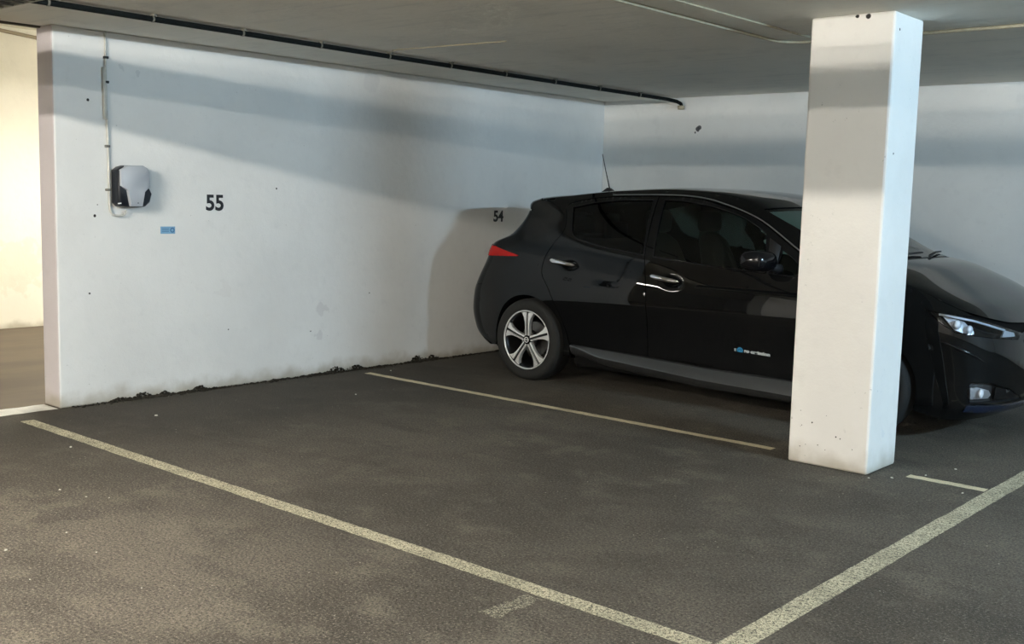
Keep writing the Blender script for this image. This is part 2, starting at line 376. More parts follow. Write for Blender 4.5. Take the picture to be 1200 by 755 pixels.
# painted lines -----------------------------------------------------------
def strip(name,x0,x1,y0,y1,mat,n=60,wob=.0025,z=.0015):
    cx,cy=(x0+x1)/2,(y0+y1)/2; bm=bmesh.new(); along=(x1-x0)>(y1-y0); R=[]
    for i in range(n+1):
        t=i/n; j0=random.uniform(-wob,wob); j1=random.uniform(-wob,wob)
        if along: X=x0+(x1-x0)*t; R.append((bm.verts.new((X-cx,y0+j0-cy,0)),bm.verts.new((X-cx,y1+j1-cy,0))))
        else: Y=y0+(y1-y0)*t; R.append((bm.verts.new((x1+j1-cx,Y-cy,0)),bm.verts.new((x0+j0-cx,Y-cy,0))))
    for A,B in zip(R,R[1:]): bm.faces.new((A[0],B[0],B[1],A[1]))
    bmesh.ops.recalc_face_normals(bm,faces=bm.faces)
    return link(name,bm,mat,smooth=False,loc=(cx,cy,z))
tag(strip('parking_line',.22,4.975,2.922,3.006,M['line'],90),'worn cream bay line nearest the camera running from the wall corner across the floor','line')
tag(strip('parking_line',.19,3.765,5.684,5.75,M['line_far'],90,.004),'thin cream bay line running along the floor beside the black car to the pillar','line')
tag(strip('parking_line',4.575,4.978,5.65,5.715,M['line_far'],14,.004),'short cream line stub on the floor right of the pillar foot','line')
tag(strip('parking_line',4.985,5.08,1.2,8.9,M['line'],120),'worn cream aisle line crossing the lower right corner along the bay fronts','line')
tag(strip('parking_line',4.26,4.34,2.66,2.905,M['line_faint'],8,.012),'faint leftover paint stub on the floor crossing beside the near bay line','line')
tag(strip('threshold_line',-.205,-.004,.32,3.27,M['line_white'],50,.006),'white painted threshold strip on the floor at the end of the bay wall','line')

# dirt along the wall base -------------------------------------------------
bm=bmesh.new(); rnd=random.Random(3)
def crumb(bm,x,y,z,s,rnd):
    r=bmesh.ops.create_icosphere(bm,subdivisions=1,radius=1)
    sx,sy,sz=s*rnd.uniform(.7,1.4),s*rnd.uniform(.8,1.8),s*rnd.uniform(.5,1.1)
    for v in r['verts']:
        k=rnd.uniform(.7,1.2); v.co=Vector((x+v.co.x*sx*k,y+v.co.y*sy*k,max(z+v.co.z*sz*k,.0005)))
y=3.36
while y<8.95:
    dens=1.0 if (3.45<y<4.55 or 5.2<y<6.1 or 6.3<y<6.8) else .55
    hz=.5+.5*math.sin(y*5.1)+.5*math.sin(y*11.7+1)
    for k in range(4 if dens>.9 else 2):
        s=rnd.uniform(.004,.012)*(.7+.6*max(hz,0)*dens)
        crumb(bm,abs(rnd.gauss(.004,.022))+.003,y+rnd.uniform(-.02,.02),s*.35,s,rnd)
    y+=rnd.uniform(.006,.014)
for (cy,w,h) in ((3.86,.07,.05),(4.02,.05,.035),(4.30,.06,.045),(5.55,.09,.06),(5.75,.10,.05),(6.45,.07,.065),(6.62,.08,.05),(3.7,.08,.03)):
    for k in range(60):
        q=rnd.gauss(0,w*.55); s=rnd.uniform(.004,.010); crumb(bm,abs(rnd.gauss(.004,.006))+.003,cy+q,rnd.uniform(0,h*.8*math.exp(-(q/w)**2)),s,rnd)
d=link('dirt_debris',bm,M['dirt'],smooth=False)
tag(d,'dark crumbly dirt and chipped concrete gathered along the foot of the bay wall','dirt',kind='stuff')

# a few pale chips of litter
L=[(1.831,2.373,.011),(2.022,2.404,.008),(2.106,2.471,.007),(2.464,2.088,.008),(2.517,1.816,.013),(2.892,1.736,.006),(2.777,2.052,.006),(3.25,1.972,.006),(.606,3.604,.017),(1.056,2.818,.014),(.861,5.023,.012),(4.643,5.753,.012),(4.71,6.012,.013),(4.912,5.526,.012),(4.535,5.561,.014),(4.448,5.469,.010),(.238,5.929,.014)]
first=None
for i,(x,y,s) in enumerate(L):
    if first is None:
        bm=bmesh.new(); rr=bmesh.ops.create_icosphere(bm,subdivisions=2,radius=1); q=random.Random(5)
        for v in rr['verts']: k=q.uniform(.75,1.15); v.co=Vector((v.co.x*k,v.co.y*.75*k,max(v.co.z*.45*k,-.3)))
        o=first=link('paint_chip',bm,M['grit'],smooth=False)
    else: o=first.copy(); COL.objects.link(o)
    o.location=(x,y,s*.3+.0005); s*=.6; o.scale=(s,s,s); o.rotation_euler=(0,0,i*1.3)
    tag(o,'tiny pale chip of paint or stone lying loose on the asphalt','chip','pale chips on the floor')

# ceiling pipe -------------------------------------------------------------
PZ=2.392; root=empty('ceiling_pipe',(.86,6.0,PZ))
tag(root,'long dark pipe fixed under the ceiling parallel to the bay wall','pipe')
px=lambda y:.905-.045*min(max((y-2.9)/2.5,0),1)
pts=[(px(y)-.86,y-6.0,0) for y in np.linspace(1.2,8.86,30)]
pts+=[(.012,2.90,-.004),(.05,2.955,-.016),(.075,2.985,-.035),(.08,2.995,-.06)]
bm=bmesh.new(); tube(bm,pts,.017,12); link('pipe',bm,M['pipe'],root)
bm=bmesh.new(); tube(bm,[(px(y)-.86-.028,y-6.0,.012) for y in np.linspace(1.2,8.8,24)],.0085,8); link('cable',bm,M['cable'],root)
for y in np.arange(2.2,8.8,.62):
    bm=bmesh.new(); X=px(y)-.86
    lathe(bm,[(.0172,-.006),(.0195,-.006),(.0195,.006),(.0172,.006)],'Y',16,(X,y-6.0,0),True)
    box(bm,(X-.012,y-6.0-.008,.014),(X+.03,y-6.0+.008,.0255)); link('clip',bm,M['clip'],root,False)
bm=bmesh.new(); lathe(bm,[(.0,-.0),(.03,0),(.034,.012),(.034,.035),(0,.036)],'Z',16,(.08,2.985,-.09)); link('end_fitting',bm,M['conduit'],root)
# pale conduits on the ceiling
def tubeobj(name,pts,r,mat,seg=8):
    c=Vector(pts[0]); bm=bmesh.new(); tube(bm,[Vector(q)-c for q in pts],r,seg); return link(name,bm,mat,loc=c)
zc=H-.012
tag(tubeobj('conduit',[(3.43,2.0,zc),(3.436,4.55,zc),(3.436,6.02,zc),(3.445,6.11,zc),(3.475,6.17,zc),(3.54,6.215,zc),(3.66,6.235,zc),(4.3,6.25,zc),(12.9,6.25,zc)],.010,M['conduit']),'cream conduit bending along the ceiling behind the pillar top','conduit')
tag(tubeobj('conduit',[(3.66,2.0,H-.007),(3.66,6.0,H-.007),(3.67,6.1,H-.007)],.006,M['conduit']),'thin second cream conduit on the ceiling ending beside the pillar','conduit')
tag(tubeobj('ceiling_wire',[(1.0,5.205,H-.004),(1.5,5.245,H-.004),(1.97,5.295,H-.004)],.0035,M['conduit']),'short thin pale wire stuck to the ceiling near the dark pipe','wire')
# cable tray (only its lower corner shows at the top left)
root=empty('cable_tray',(0,2.0,2.122)); tag(root,'metal cable tray with dark ribbed underside in the top left corner','cable tray')
bm=bmesh.new(); box(bm,(-.1,-.006,0),(9.5,0,.06)); box(bm,(-.1,-.206,0),(9.5,-.2,.06)); link('side_rail',bm,M['tray'],root,False)
for k in range(24):
    X=1.5+k*.09; bm=bmesh.new(); box(bm,(X,-.2,.0),(X+.007,-.006,.006)); link('rung',bm,M['clip'],root,False)
bm=bmesh.new()
for k in range(9): tube(bm,[(-.1,-.19+.0215*k,.03+.012*math.sin(k*2)),(4.5,-.19+.0215*k,.028+.01*math.sin(k*3)),(9.5,-.19+.0215*k,.03)],.014,8)
for k in range(7): tube(bm,[(-.1,-.18+.027*k,.085+.02*math.sin(k)),(9.5,-.18+.027*k,.085+.02*math.sin(k))],.022,8)
for k in range(5): tube(bm,[(-.1,-.17+.035*k,.15+.02*math.sin(k)),(9.5,-.17+.035*k,.15)],.026,8)
link('cable_bundle',bm,M['cable'],root)
for X in (.5,3.5,6.5,9.2):
    bm=bmesh.new(); tube(bm,[(X,-.1,.0),(X,-.1,H-2.122)],.006,6); link('hanger_rod',bm,M['tray'],root)
# conduit in the passage
tag(tubeobj('conduit',[(-4.13,4.2,2.945),(-4.13,4.8,2.905),(-4.13,5.4,2.855),(-4.13,7.5,2.70)],.018,simple('brown_conduit',(.30,.25,.17),.6)),'brown conduit high on the cream wall seen through the opening','conduit')

# bay numbers, stickers ------------------------------------------------------
def number(txt,y0,z0,h,label):
    bm=text_bm(txt,h/.70,.0012,.004,1.0)
    xs=[v.co.x for v in bm.verts]; ys=[v.co.y for v in bm.verts]; w=max(xs)-min(xs); mnx,mny=min(xs),min(ys)
    for v in bm.verts: v.co=Vector((v.co.z+.0012,v.co.x-mnx-w/2,v.co.y-mny))
    o=link('bay_number',bm,M['ink'],smooth=False,loc=(0,y0,z0)); tag(o,label,'number'); return o
number('55',4.441,1.277,.107,'black bay number 55 on the white wall right of the charger')
number('54',7.456,1.200,.096,'black bay number 54 on the wall above the rear of the car')
bm=bmesh.new(); prism(bm,[(0,0),(.022,-.012),(.036,-.03),(.02,-.026),(-.006,-.008)],lambda u,v,d:Vector((d,u,v)),0,.002)
tag(link('wall_sticker',bm,M['white'],smooth=False,loc=(0,4.492,1.30)),'small white chip of tape on the wall below the bay number 55','sticker')
root=empty('wall_label',(0,4.067,1.117)); tag(root,'small pale blue label on the wall below the bay number 55','label')
bm=bmesh.new(); box(bm,(0,-.056,0),(.002,.056,.05),.0006,1); link('plate',bm,M['blue_label'],root,False)
bm=bmesh.new(); lathe(bm,[(.010,.002),(.010,.0028),(.017,.0028),(.017,.002)],'X',20,(0,.034,.025),True); link('ring_mark',bm,M['blue_label2'],root,False)
bm=bmesh.new()
for z in (.014,.024,.034): box(bm,(.0018,-.046,z),(.0026,.008,z+.004))
link('print',bm,M['blue_label2'],root,False)

# wall charger ---------------------------------------------------------------
root=empty('ev_charger',(0,3.72,1.29)); tag(root,'grey and black wall mounted car charger at the end of the white bay wall','charger')
def mapc(u,v,d): return Vector((d,u-3.72,v-1.29))
body=[(3.657,1.322),(3.675,1.303),(3.720,1.292),(3.800,1.294),(3.850,1.300),(3.886,1.330),(3.902,1.385),(3.878,1.428),(3.880,1.520),(3.862,1.556),(3.830,1.571),(3.720,1.569),(3.685,1.558),(3.657,1.538)]
def loft(bm,poly,layers,mapf):
    cu=sum(p[0] for p in poly)/len(poly); cv=sum(p[1] for p in poly)/len(poly); R=[]
    for sc,d,dome in layers:
        R.append([bm.verts.new(mapf(cu+(u-cu)*sc,cv+(v-cv)*sc,d-dome*((u-cu)/.14)**2)) for u,v in poly])
    n=len(poly)
    for A,B in zip(R,R[1:]):
        for i in range(n): bm.faces.new((A[i],A[(i+1)%n],B[(i+1)%n],B[i]))
    bm.faces.new(R[0][::-1]); bm.faces.new(R[-1]); bmesh.ops.recalc_face_normals(bm,faces=bm.faces)
bm=bmesh.new(); loft(bm,body,[(.97,0,0),(1,.012,0),(1,.065,0),(.975,.088,.006),(.92,.100,.012)],mapc); sharp(link('housing',bm,M['charger_dark'],root),40)
face=[(3.730,1.303),(3.818,1.303),(3.838,1.399),(3.878,1.432),(3.875,1.528),(3.858,1.555),(3.826,1.571),(3.714,1.567),(3.668,1.538),(3.668,1.436),(3.712,1.408)]
bm=bmesh.new(); loft(bm,face,[(1.0,.07,0),(1.0,.100,.008),(.985,.112,.012),(.93,.117,.014)],mapc); o=sharp(link('face_plate',bm,M['charger_light'],root),40)
bm=bmesh.new(); box(bm,(.098,-.072,.027),(.1015,-.060,.034)); box(bm,(.098,-.058,.029),(.1015,-.048,.036)); link('logo',bm,M['white'],root,False)
bm=bmesh.new(); lathe(bm,[(0,.1165),(.004,.1165),(.004,.1175),(0,.1176)],'X',12,(0,.062,.036)); link('status_light',bm,M['charger_dark'],root)
# feed cable
root=empty('charger_cable',(0,3.63,1.26)); tag(root,'pale cable running down the wall from the ceiling to the charger','cable')
pts=[(.012,-.004,1.155),(.012,-.002,.75),(.012,.006,.35),(.012,.008,.07),(.014,.014,.012),(.018,.032,-.012),(.024,.065,-.02),(.03,.10,-.012),(.034,.112,.018)]
bm=bmesh.new(); tube(bm,smooth_path(pts,6),.007,8); link('cable',bm,M['conduit_w'],root)
bm=bmesh.new(); tube(bm,[(.013,-.018,.93),(.013,-.012,.60)],.011,10); link('sleeve',bm,M['conduit_w'],root)
for z in (.985,.83,.42,.14):
    bm=bmesh.new(); box(bm,(0,-.016,z),(.021,.016,z+.016),.003,1); link('clip',bm,M['cable'] if z>.8 else M['clip'],root,False)
# ------------------------------------------------------------------ the car
R2A=lambda r: float(np.interp(r,range(len(ROWS)),ARC))
def inpoly(P,poly):
    x=P[:,0];y=P[:,1]; q=np.asarray(poly); c=np.zeros(len(P),bool); j=len(q)-1
    for i in range(len(q)):
        xi,yi=q[i];xj,yj=q[j]
        if yi!=yj: c^=((yi>y)!=(yj>y))&(x<(xj-xi)*(y-yi)/(yj-yi)+xi)
        j=i
    return c
def resample(poly,h):
    out=[]; n=len(poly)
    for i in range(n):
        a=np.array(poly[i],float); b=np.array(poly[(i+1)%n],float); k=max(1,int(math.ceil(np.linalg.norm(b-a)/h)))
        for t in range(k): out.append(a+(b-a)*t/k)
    return np.array(out)
def segdist(P,poly):
    d=np.full(len(P),1e9); q=np.asarray(poly); r=np.roll(q,-1,0)
    for a,b in zip(q,r):
        ab=b-a; L=ab@ab
        if L<1e-14: continue
        t=np.clip(((P-a)@ab)/L,0,1); d=np.minimum(d,np.hypot(*(P-a-t[:,None]*ab).T))
    return d
def patch(outer,holes,h,extra=()):
    """fill an outline in a flat domain with a fine triangle mesh"""
    loops=[resample(outer,h)]+[resample(o,h) for o in holes]
    lo=loops[0].min(0); hi=loops[0].max(0)
    gx=np.arange(lo[0],hi[0],h); rows=[]
    for j,y in enumerate(np.arange(lo[1],hi[1],h*.87)): rows.append(np.stack([gx+(h/2 if j%2 else 0),np.full(len(gx),y)],-1))
    Gp=np.concatenate(rows) if rows else np.zeros((0,2))
    for (cx,cy,rx,ry,hh) in extra:
        a,b=np.meshgrid(np.arange(cx-rx,cx+rx,hh),np.arange(cy-ry,cy+ry,hh)); far=(np.abs(Gp[:,0]-cx)>rx)|(np.abs(Gp[:,1]-cy)>ry)
        Gp=np.concatenate([Gp[far],np.stack([a.ravel(),b.ravel()],-1)])
    k=inpoly(Gp,loops[0])
    for o in loops[1:]: k&=~inpoly(Gp,o)
    Gp=Gp[k]; d=np.full(len(Gp),1e9)
    for o in loops: d=np.minimum(d,segdist(Gp,o))
    Gp=Gp[d>h*.35]
    V=[];Ed=[]
    for o in loops:
        s=len(V); n=len(o); V+=list(o); Ed+=[(s+i,s+(i+1)%n) for i in range(n)]
    V+=list(Gp)
    res=delaunay_2d_cdt([Vector((float(a),float(b))) for a,b in V],Ed,[],0,1e-7)
    P=np.array([(v.x,v.y) for v in res[0]]); T=np.array([f for f in res[2] if len(f)==3])
    c=P[T].mean(1); k=inpoly(c,loops[0])
    for o in loops[1:]: k&=~inpoly(c,o)
    return P,T[k]
def add_surface(bm,fn,outer,holes=(),h=.03,side=1,off=0,rim=.012,extra=(),metric=(1,1)):
    """fn(P)->Nx3 (X, lateral right+, Z).  side=-1 mirrors to the left."""
    mt=np.array(metric); P,T=patch([np.array(p)*mt for p in outer],[[np.array(p)*mt for p in o] for o in holes],h,extra)
    P=P/mt; Q=fn(P); e=1e-4
    du=fn(P+np.array([e,0]))-fn(P-np.array([e,0])); dv=fn(P+np.array([0,e]))-fn(P-np.array([0,e]))
    nn=np.cross(du,dv); nn/=np.maximum(np.linalg.norm(nn,axis=1),1e-12)[:,None]
    out=Q-np.array([1.25,0,.7]); flip=np.sum(nn*out*np.array([.3,1,1]))<0
    if flip: nn=-nn
    Q=Q+nn*off
    loc=lambda q: Vector((q[0],-q[1]*side,q[2]))
    vs=[bm.verts.new(loc(q)) for q in Q]; nv=[loc(n) for n in nn]
    fs=[]
    for t in T:
        try: f=bm.faces.new([vs[i] for i in t])
        except ValueError: continue
        fs.append(f)
        a=vs[t[0]].co; n=(vs[t[1]].co-a).cross(vs[t[2]].co-a)
        if n.dot(nv[t[0]]+nv[t[1]]+nv[t[2]])<0: f.normal_flip()
    if rim:
        ix={v:i for i,v in enumerate(vs)}; low={}
        es=set()
        for f in fs:
            for ed in f.edges:
                if len(ed.link_faces)==1: es.add(ed)
        for ed in list(es):
            for v in ed.verts:
                if v not in low: low[v]=bm.verts.new(v.co-nv[ix[v]]*rim)
            a,b=ed.verts; l=ed.link_loops[0]
            if l.vert==a: q=(b,a,low[a],low[b])
            else: q=(a,b,low[b],low[a])
            ff=bm.faces.new(q)
            ed.smooth=False
    for v in vs:
        if not v.link_faces: bm.verts.remove(v)
sideF=lambda P: np.stack([P[:,0],S(P[:,0],P[:,1]),P[:,1]],-1)
capF=lambda P: CAP(P[:,0],np.clip(P[:,1],-1,1))
CM=(1,.9)
def Er(r0,r1,n=10):
    return [tuple(E(R2A(r))) for r in np.linspace(r0,r1,n)]
def capP(L): return [(R2A(r),f) for r,f in L]
def dens(L,n=6):
    o=[]
    for a,b in zip(L,L[1:]):
        for k in range(n): t=k/n; o.append((a[0]+(b[0]-a[0])*t,a[1]+(b[1]-a[1])*t))
    o.append(L[-1]); return o
def spl2(L,n=6):
    return [(p.x,p.y) for p in smooth_path([(a,b,0) for a,b in L],n)]
def arch(cx,a0,a1,n=26,r=.358,cz=.315):
    return [(cx+r*math.cos(math.radians(a)),cz+r*math.sin(math.radians(a))) for a in np.linspace(a0,a1,n)]

car=empty('car',(X0,YC,0))
tag(car,'black five-door hatchback car parked nose outwards behind the white pillar','car')
# side outlines (car coordinates: X forward from rear axle, Z up)
WIN_R=spl2([(.262,1.362),(.49,1.404),(.72,1.426),(.985,1.433)],5)+[(1.045,1.036)]+spl2([(1.045,1.036),(.79,1.064),(.58,1.092),(.41,1.128)],4)[1:]+[(.365,1.150),(.335,1.185)]
WIN_F=spl2([(1.078,1.434),(1.245,1.430),(1.40,1.412),(1.525,1.390),(1.73,1.338),(1.87,1.276),(1.955,1.225)],4)+[(2.022,.972)]+spl2([(2.022,.972),(1.6,.993),(1.128,1.030)],5)[1:]
WIN_Q=[(2.09,1.13),(2.20,1.066),(2.325,.972),(2.30,.958),(2.09,.968)]
DTOP_R=spl2([(.205,1.345),(.225,1.388),(.45,1.432),(.70,1.450),(1.012,1.458)],5)
DTOP_F=spl2([(1.022,1.458),(1.245,1.455),(1.42,1.436),(1.56,1.405),(1.74,1.360),(1.90,1.296),(2.12,1.165),(2.41,.985)],6)
REAR_CUT=spl2([(.205,1.345),(.262,1.20),(.20,1.08),(.145,.97),(.140,.85),(.225,.73),(.33,.54),(.385,.42),(.418,.325)],6)
GAPB=[(1.012,1.458),(1.050,1.035),(1.100,.825),(1.122,.60),(1.126,.312)]
FRONT_CUT=spl2([(2.41,.985),(2.385,.95),(2.325,.82),(2.30,.62),(2.31,.45),(2.33,.285)],5)
door_r=DTOP_R+GAPB[1:]+[(.424,.328)]+REAR_CUT[::-1][1:-1]
door_f=DTOP_F+FRONT_CUT[1:]+[(1.132,.310)]+[(x+.006,z) for x,z in GAPB[::-1][1:-1]]
quarter=Er(30,10.6,90)+[(2.425,.978)]+[(x-.0,z+.0065) for x,z in DTOP_F[::-1]]+[(x,z+.0065) for x,z in DTOP_R[::-1]]+[(x-.0065,z-.001) for x,z in REAR_CUT]+[(.415,.235),(.352,.235)]+arch(0,-10,190)+[(-.355,.245)]
fender=[(2.432,.974)]+Er(10.5,0,40)+[(3.05,.20)]+arch(2.70,-14,194)+[(2.345,.22),(2.337,.285)]+[(x+.0065,z) for x,z in FRONT_CUT[::-1][1:-1]]
def part(name,mat,build,parent=car,smooth=True,ang=None):
    bm=bmesh.new(); build(bm); o=link(name,bm,mat,parent,smooth)
    if ang: sharp(o,ang)
    return o
for sd in (1,-1):
    h=.022 if sd==1 else .035
    ex=[(a,b,.11,.075,.008) for a,b in DENTS] if sd==1 else []
    q=part('side_panel',M['paint'],lambda bm: add_surface(bm,sideF,quarter,(),h,sd))
    fen=part('fender',M['paint'],lambda bm: add_surface(bm,sideF,fender,(),h,sd))
    # strip of the fender that folds over onto the bonnet
    doors=[]
    for (nm,outl,wins,hx) in (('door',door_r,[WIN_R],0),('door',door_f,[WIN_F,WIN_Q],1)):
        d=part(nm,M['paint'],lambda bm: add_surface(bm,sideF,outl,wins,h,sd,0,.012,[e for e in ex if (e[0]<1.0)==(hx==0)]))
        for w in wins:
            part('window',M['glass_dark'] if hx==0 else M['glass'],lambda bm: add_surface(bm,sideF,w,(),.05,sd,-.008,0),d)
        # rubber seal and belt trim round the glass
        def seal(bm):
            for w in wins:
                P=resample(w,.03); Q=sideF(P); tube(bm,[Vector((a,-(b-.002)*sd,c)) for a,b,c in np.concatenate([Q,Q[:1]])],.006,6,False)
        part('window_seal',M['gloss_black'],seal,d)
        # pull handle
        ax,az=((.332,.944),(1.262,.884))[hx]
        def handle(bm):
            n=12; R=[]
            for i in range(n+1):
                t=i/n; X=ax-.125+.25*t; Z=az+.012-.026*t
                hh=(.021-.008*t)*min(1,1.0*math.sqrt(max(1-(2*t-1)**10,.02))); 
                lat=float(S0lat(X,Z))+.012+.022*math.sin(PI*min(max(t*.96+.02,0),1))**.7
                R.append([bm.verts.new((X,-(lat+.011*math.cos(k*PI/5))*sd,Z+hh*math.sin(k*PI/5))) for k in range(10)])
            for A,B in zip(R,R[1:]):
                for k in range(10): bm.faces.new((A[k],A[(k+1)%10],B[(k+1)%10],B[k]))
            bm.faces.new(R[0]); bm.faces.new(R[-1][::-1]); bmesh.ops.recalc_face_normals(bm,faces=bm.faces)
        global_S=S
        def S0lat(X,Z): return _S0(Z)-.105*np.clip((-.1-X)/.56,0,1.3)**2
        hd=part('handle',M['chrome'],handle,d); hd['label']='chrome door handle'
        doors.append(d)
    # drip rail moulding along roof edge and A-pillar, lamp reflection put into its colour
    rail=[(.60,1.464),(1.0,1.472),(1.245,1.469),(1.44,1.449),(1.60,1.413),(1.76,1.366),(1.92,1.300),(2.13,1.176),(2.42,.992)]
    part('roof_rail_glint',M['rail_glint'],lambda bm: tube(bm,[Vector((a,-(float(S(a,b))+.001)*sd,b)) for a,b in spl2(rail,6)],.0045,8))
    # mirror on the front door
    def mirror(bm):
        n=14; R=[]
        for i in range(n+1):
            t=i/n; yl=.885+.215*t
            e=max(1-(abs(2*t-1))**3.2,.0)**.5; a=.012+.078*e; b=.008+.062*e
            cx=2.075-.05*t; cz=1.055+.005*t
            ring=[]
            for k in range(16):
                an=2*PI*k/16; cu,su=math.cos(an),math.sin(an)
                X=cx+a*(abs(cu)**.8*np.sign(cu)); Z=cz+b*(abs(su)**.75*np.sign(su))
                ring.append(bm.verts.new((X,-yl*sd,Z)))
            R.append(ring)
        for A,B in zip(R,R[1:]):
            for k in range(16): bm.faces.new((A[k],A[(k+1)%16],B[(k+1)%16],B[k]))
        bm.faces.new(R[0]); bm.faces.new(R[-1][::-1]); bmesh.ops.recalc_face_normals(bm,faces=bm.faces)
    mi=part('side_mirror',M['gloss_black'],mirror,doors[1])
    def mfoot(bm):
        tube(bm,[Vector((2.10,-.80*sd,1.00)),Vector((2.10,-.86*sd,1.012)),Vector((2.09,-.93*sd,1.03))],[.035,.03,.028],10)
        prism(bm,[(2.035,.972),(2.09,.968),(2.075,1.15),(1.985,1.20)],lambda u,v,dd: Vector((u,-(float(S(u,v))+dd)*sd,v)),-.004,.004)
    part('mirror_mount',M['black_plastic'],mfoot,doors[1])
    # sill
    def sill(bm):
        R=[]
        for X in np.linspace(.43,2.335,40):
            t=(X-.43)/1.9; k=min(1,(X-.43)/.35); k=k*k*(3-2*k)
            zt=.328-.046*min(1,t*1.6)-.008*t; zm=zt-(.018+.032*k+.034*t); e=k
            prof=[(.835,zt+.012),(float(S(X,zt))-.004,zt+.003),(float(S(X,zt))+.003,zt-.006),(.868+.018*e,zm+.012),(.870+.021*e,zm),(.862+.015*e,zm-.016),(.842,zm-.055),(.79,zm-.075)]
            R.append([bm.verts.new((X,-a*sd,max(b,.135))) for a,b in prof])
        for A,B in zip(R,R[1:]):
            for i in range(len(A)-1): bm.faces.new((A[i],A[i+1],B[i+1],B[i]) if sd==1 else (A[i],B[i],B[i+1],A[i+1]))
        bm.faces.new(R[0]); bm.faces.new(R[-1][::-1])
        bmesh.ops.recalc_face_normals(bm,faces=bm.faces)
    part('side_sill',M['sill'],sill,ang=50)
    # wheel arch liners
    for cx in (0,2.70):
        def well(bm):
            A=[];B=[];C=[]
            for a in np.linspace(-14,194,30):
                X=cx+.359*math.cos(math.radians(a)); Z=.315+.359*math.sin(math.radians(a))
                yl=float(S(X,Z)); X2=cx+.375*math.cos(math.radians(a)); Z2=.315+.375*math.sin(math.radians(a))
                A.append(bm.verts.new((X,-(yl-.002)*sd,Z))); B.append(bm.verts.new((X,-(yl-.03)*sd,Z))); C.append(bm.verts.new((X2,-.56*sd,Z2)))
            for i in range(29):
                bm.faces.new((A[i],A[i+1],B[i+1],B[i])); bm.faces.new((B[i],B[i+1],C[i+1],C[i]))
            bm.faces.new(C)
        part('wheel_arch_liner',M['liner'],well)
    # tail lamp: wedge on the flank, continued on the cap
    def tail(bm):
        w=[tuple(E(R2A(23.25))),(-.30,1.008),(-.125,.974),(-.14,.966),(-.30,.958)]+[tuple(E(R2A(r))) for r in (23.95,23.6)]
        add_surface(bm,sideF,w,(),.03,sd,.006,.012)
        f=-1*sd
        add_surface(bm,capF,capP([(23.25,-1),(23.1,-.8),(22.9,-.55),(23.3,-.5),(23.6,-.6),(23.9,-.8),(23.95,-1)]),(),.04,sd,.006,.012,metric=CM)
    tl=part('tail_lamp',M['red'],tail)
    tl['label']='red wedge shaped tail lamp'
    # rear cap flank
    part('rear_corner_panel',M['paint'],lambda bm: (add_surface(bm,capF,capP([(21.05,-1),(21.05,-.86),(22.0,-.80),(22.85,-.60),(23.0,-.8),(23.15,-1)]),(),.04,sd,metric=CM),
        add_surface(bm,capF,capP([(23.97,-1),(23.92,-.8),(23.62,-.6),(24.5,-.62),(25.6,-.70),(25.6,-1)]),(),.04,sd,metric=CM)))
    # headlight -----------------------------------------------------------------
    HL=[(5.02,-.999),(5.02,-.9),(5.10,-.756),(5.02,-.581),(4.72,-.46),(4.40,-.362),(3.95,-.24),(3.70,-.30),(3.80,-.46),(3.90,-.613),(4.05,-.80),(4.49,-.906)]
    hl=part('headlight',M['glass_clear'],lambda bm: add_surface(bm,capF,capP(HL),(),.03,sd,.002,.0,metric=CM)); hl['label']='clear swept back headlight'
    part('housing',M['gloss_black'],lambda bm: add_surface(bm,capF,capP(HL),(),.03,sd,-.045,-.043,metric=CM),hl)
    def capat(r,f,off):
        P=np.array([[R2A(r),f]]); Q=capF(P)[0]; e=1e-3
        n=np.cross(capF(P+[e,0])[0]-Q,capF(P+[0,e])[0]-Q); n/=np.linalg.norm(n)
        if n[0]<0: n=-n
        Q=Q+n*off; return Vector((Q[0],-Q[1]*sd,Q[2]))
    def refl(bm):
        add_surface(bm,capF,capP([(4.93,-.86),(4.98,-.74),(4.9,-.66),(4.3,-.62),(4.02,-.63),(4.14,-.78)]),(),.02,sd,-.034,.012,metric=CM)
    part('reflector',M['reflector'],refl,hl)
    for (rr,fc,rad) in ((4.55,-.755,.034),(4.32,-.665,.030)):
        c=capat(rr,fc,-.020)
        def bulb(bm):
            r_=bmesh.ops.create_uvsphere(bm,u_segments=18,v_segments=10,radius=rad)
            for v in r_['verts']: v.co=c+Vector((v.co.x*.6,v.co.y,v.co.z*.85))
        part('projector_lens',M['lampwhite'],bulb,hl)
    part('light_strip',M['lampwhite'],lambda bm: tube(bm,[capat(r,f,-.010) for r,f in ((4.95,-.90),(4.97,-.76),(4.90,-.60),(4.60,-.465),(4.30,-.375))],.007,8),hl)
    part('turn_signal',M['reflector'],lambda bm: add_surface(bm,capF,capP([(4.32,-.375),(4.08,-.30),(3.86,-.30),(3.86,-.42)]),(),.02,sd,-.012,.012,metric=CM),hl)
    # fog lamp in its dark pocket ------------------------------------------------
    FOG=[(2.05,-.73),(2.0,-.55),(1.7,-.36),(1.28,-.20),(1.24,-.40),(1.25,-.74),(1.6,-.77)]
    fo=part('fog_lamp_recess',M['black_plastic'],lambda bm: add_surface(bm,capF,capP(FOG),(),.03,sd,-.03,-.03,metric=CM))
    fl=part('fog_lamp',M['fog_reflector'],lambda bm: add_surface(bm,capF,capP([(1.82,-.735),(1.84,-.66),(1.72,-.56),(1.55,-.535),(1.42,-.56),(1.38,-.735)]),(),.02,sd,-.008,.02,metric=CM),fo)
    q_=capat(1.62,-.64,.0)
    def fbulb(bm):
        r_=bmesh.ops.create_uvsphere(bm,u_segments=16,v_segments=8,radius=.028)
        for v in r_['verts']: v.co=q_+Vector((v.co.x*.5,v.co.y,v.co.z))
    part('fog_bulb',M['lampwhite'],fbulb,fo)
    part('trim_fin',M['gloss_black'],lambda bm: add_surface(bm,capF,capP([(1.85,-.50),(1.66,-.34),(1.32,-.22),(1.36,-.50)]),(),.03,sd,-.004,.01,metric=CM),fo)
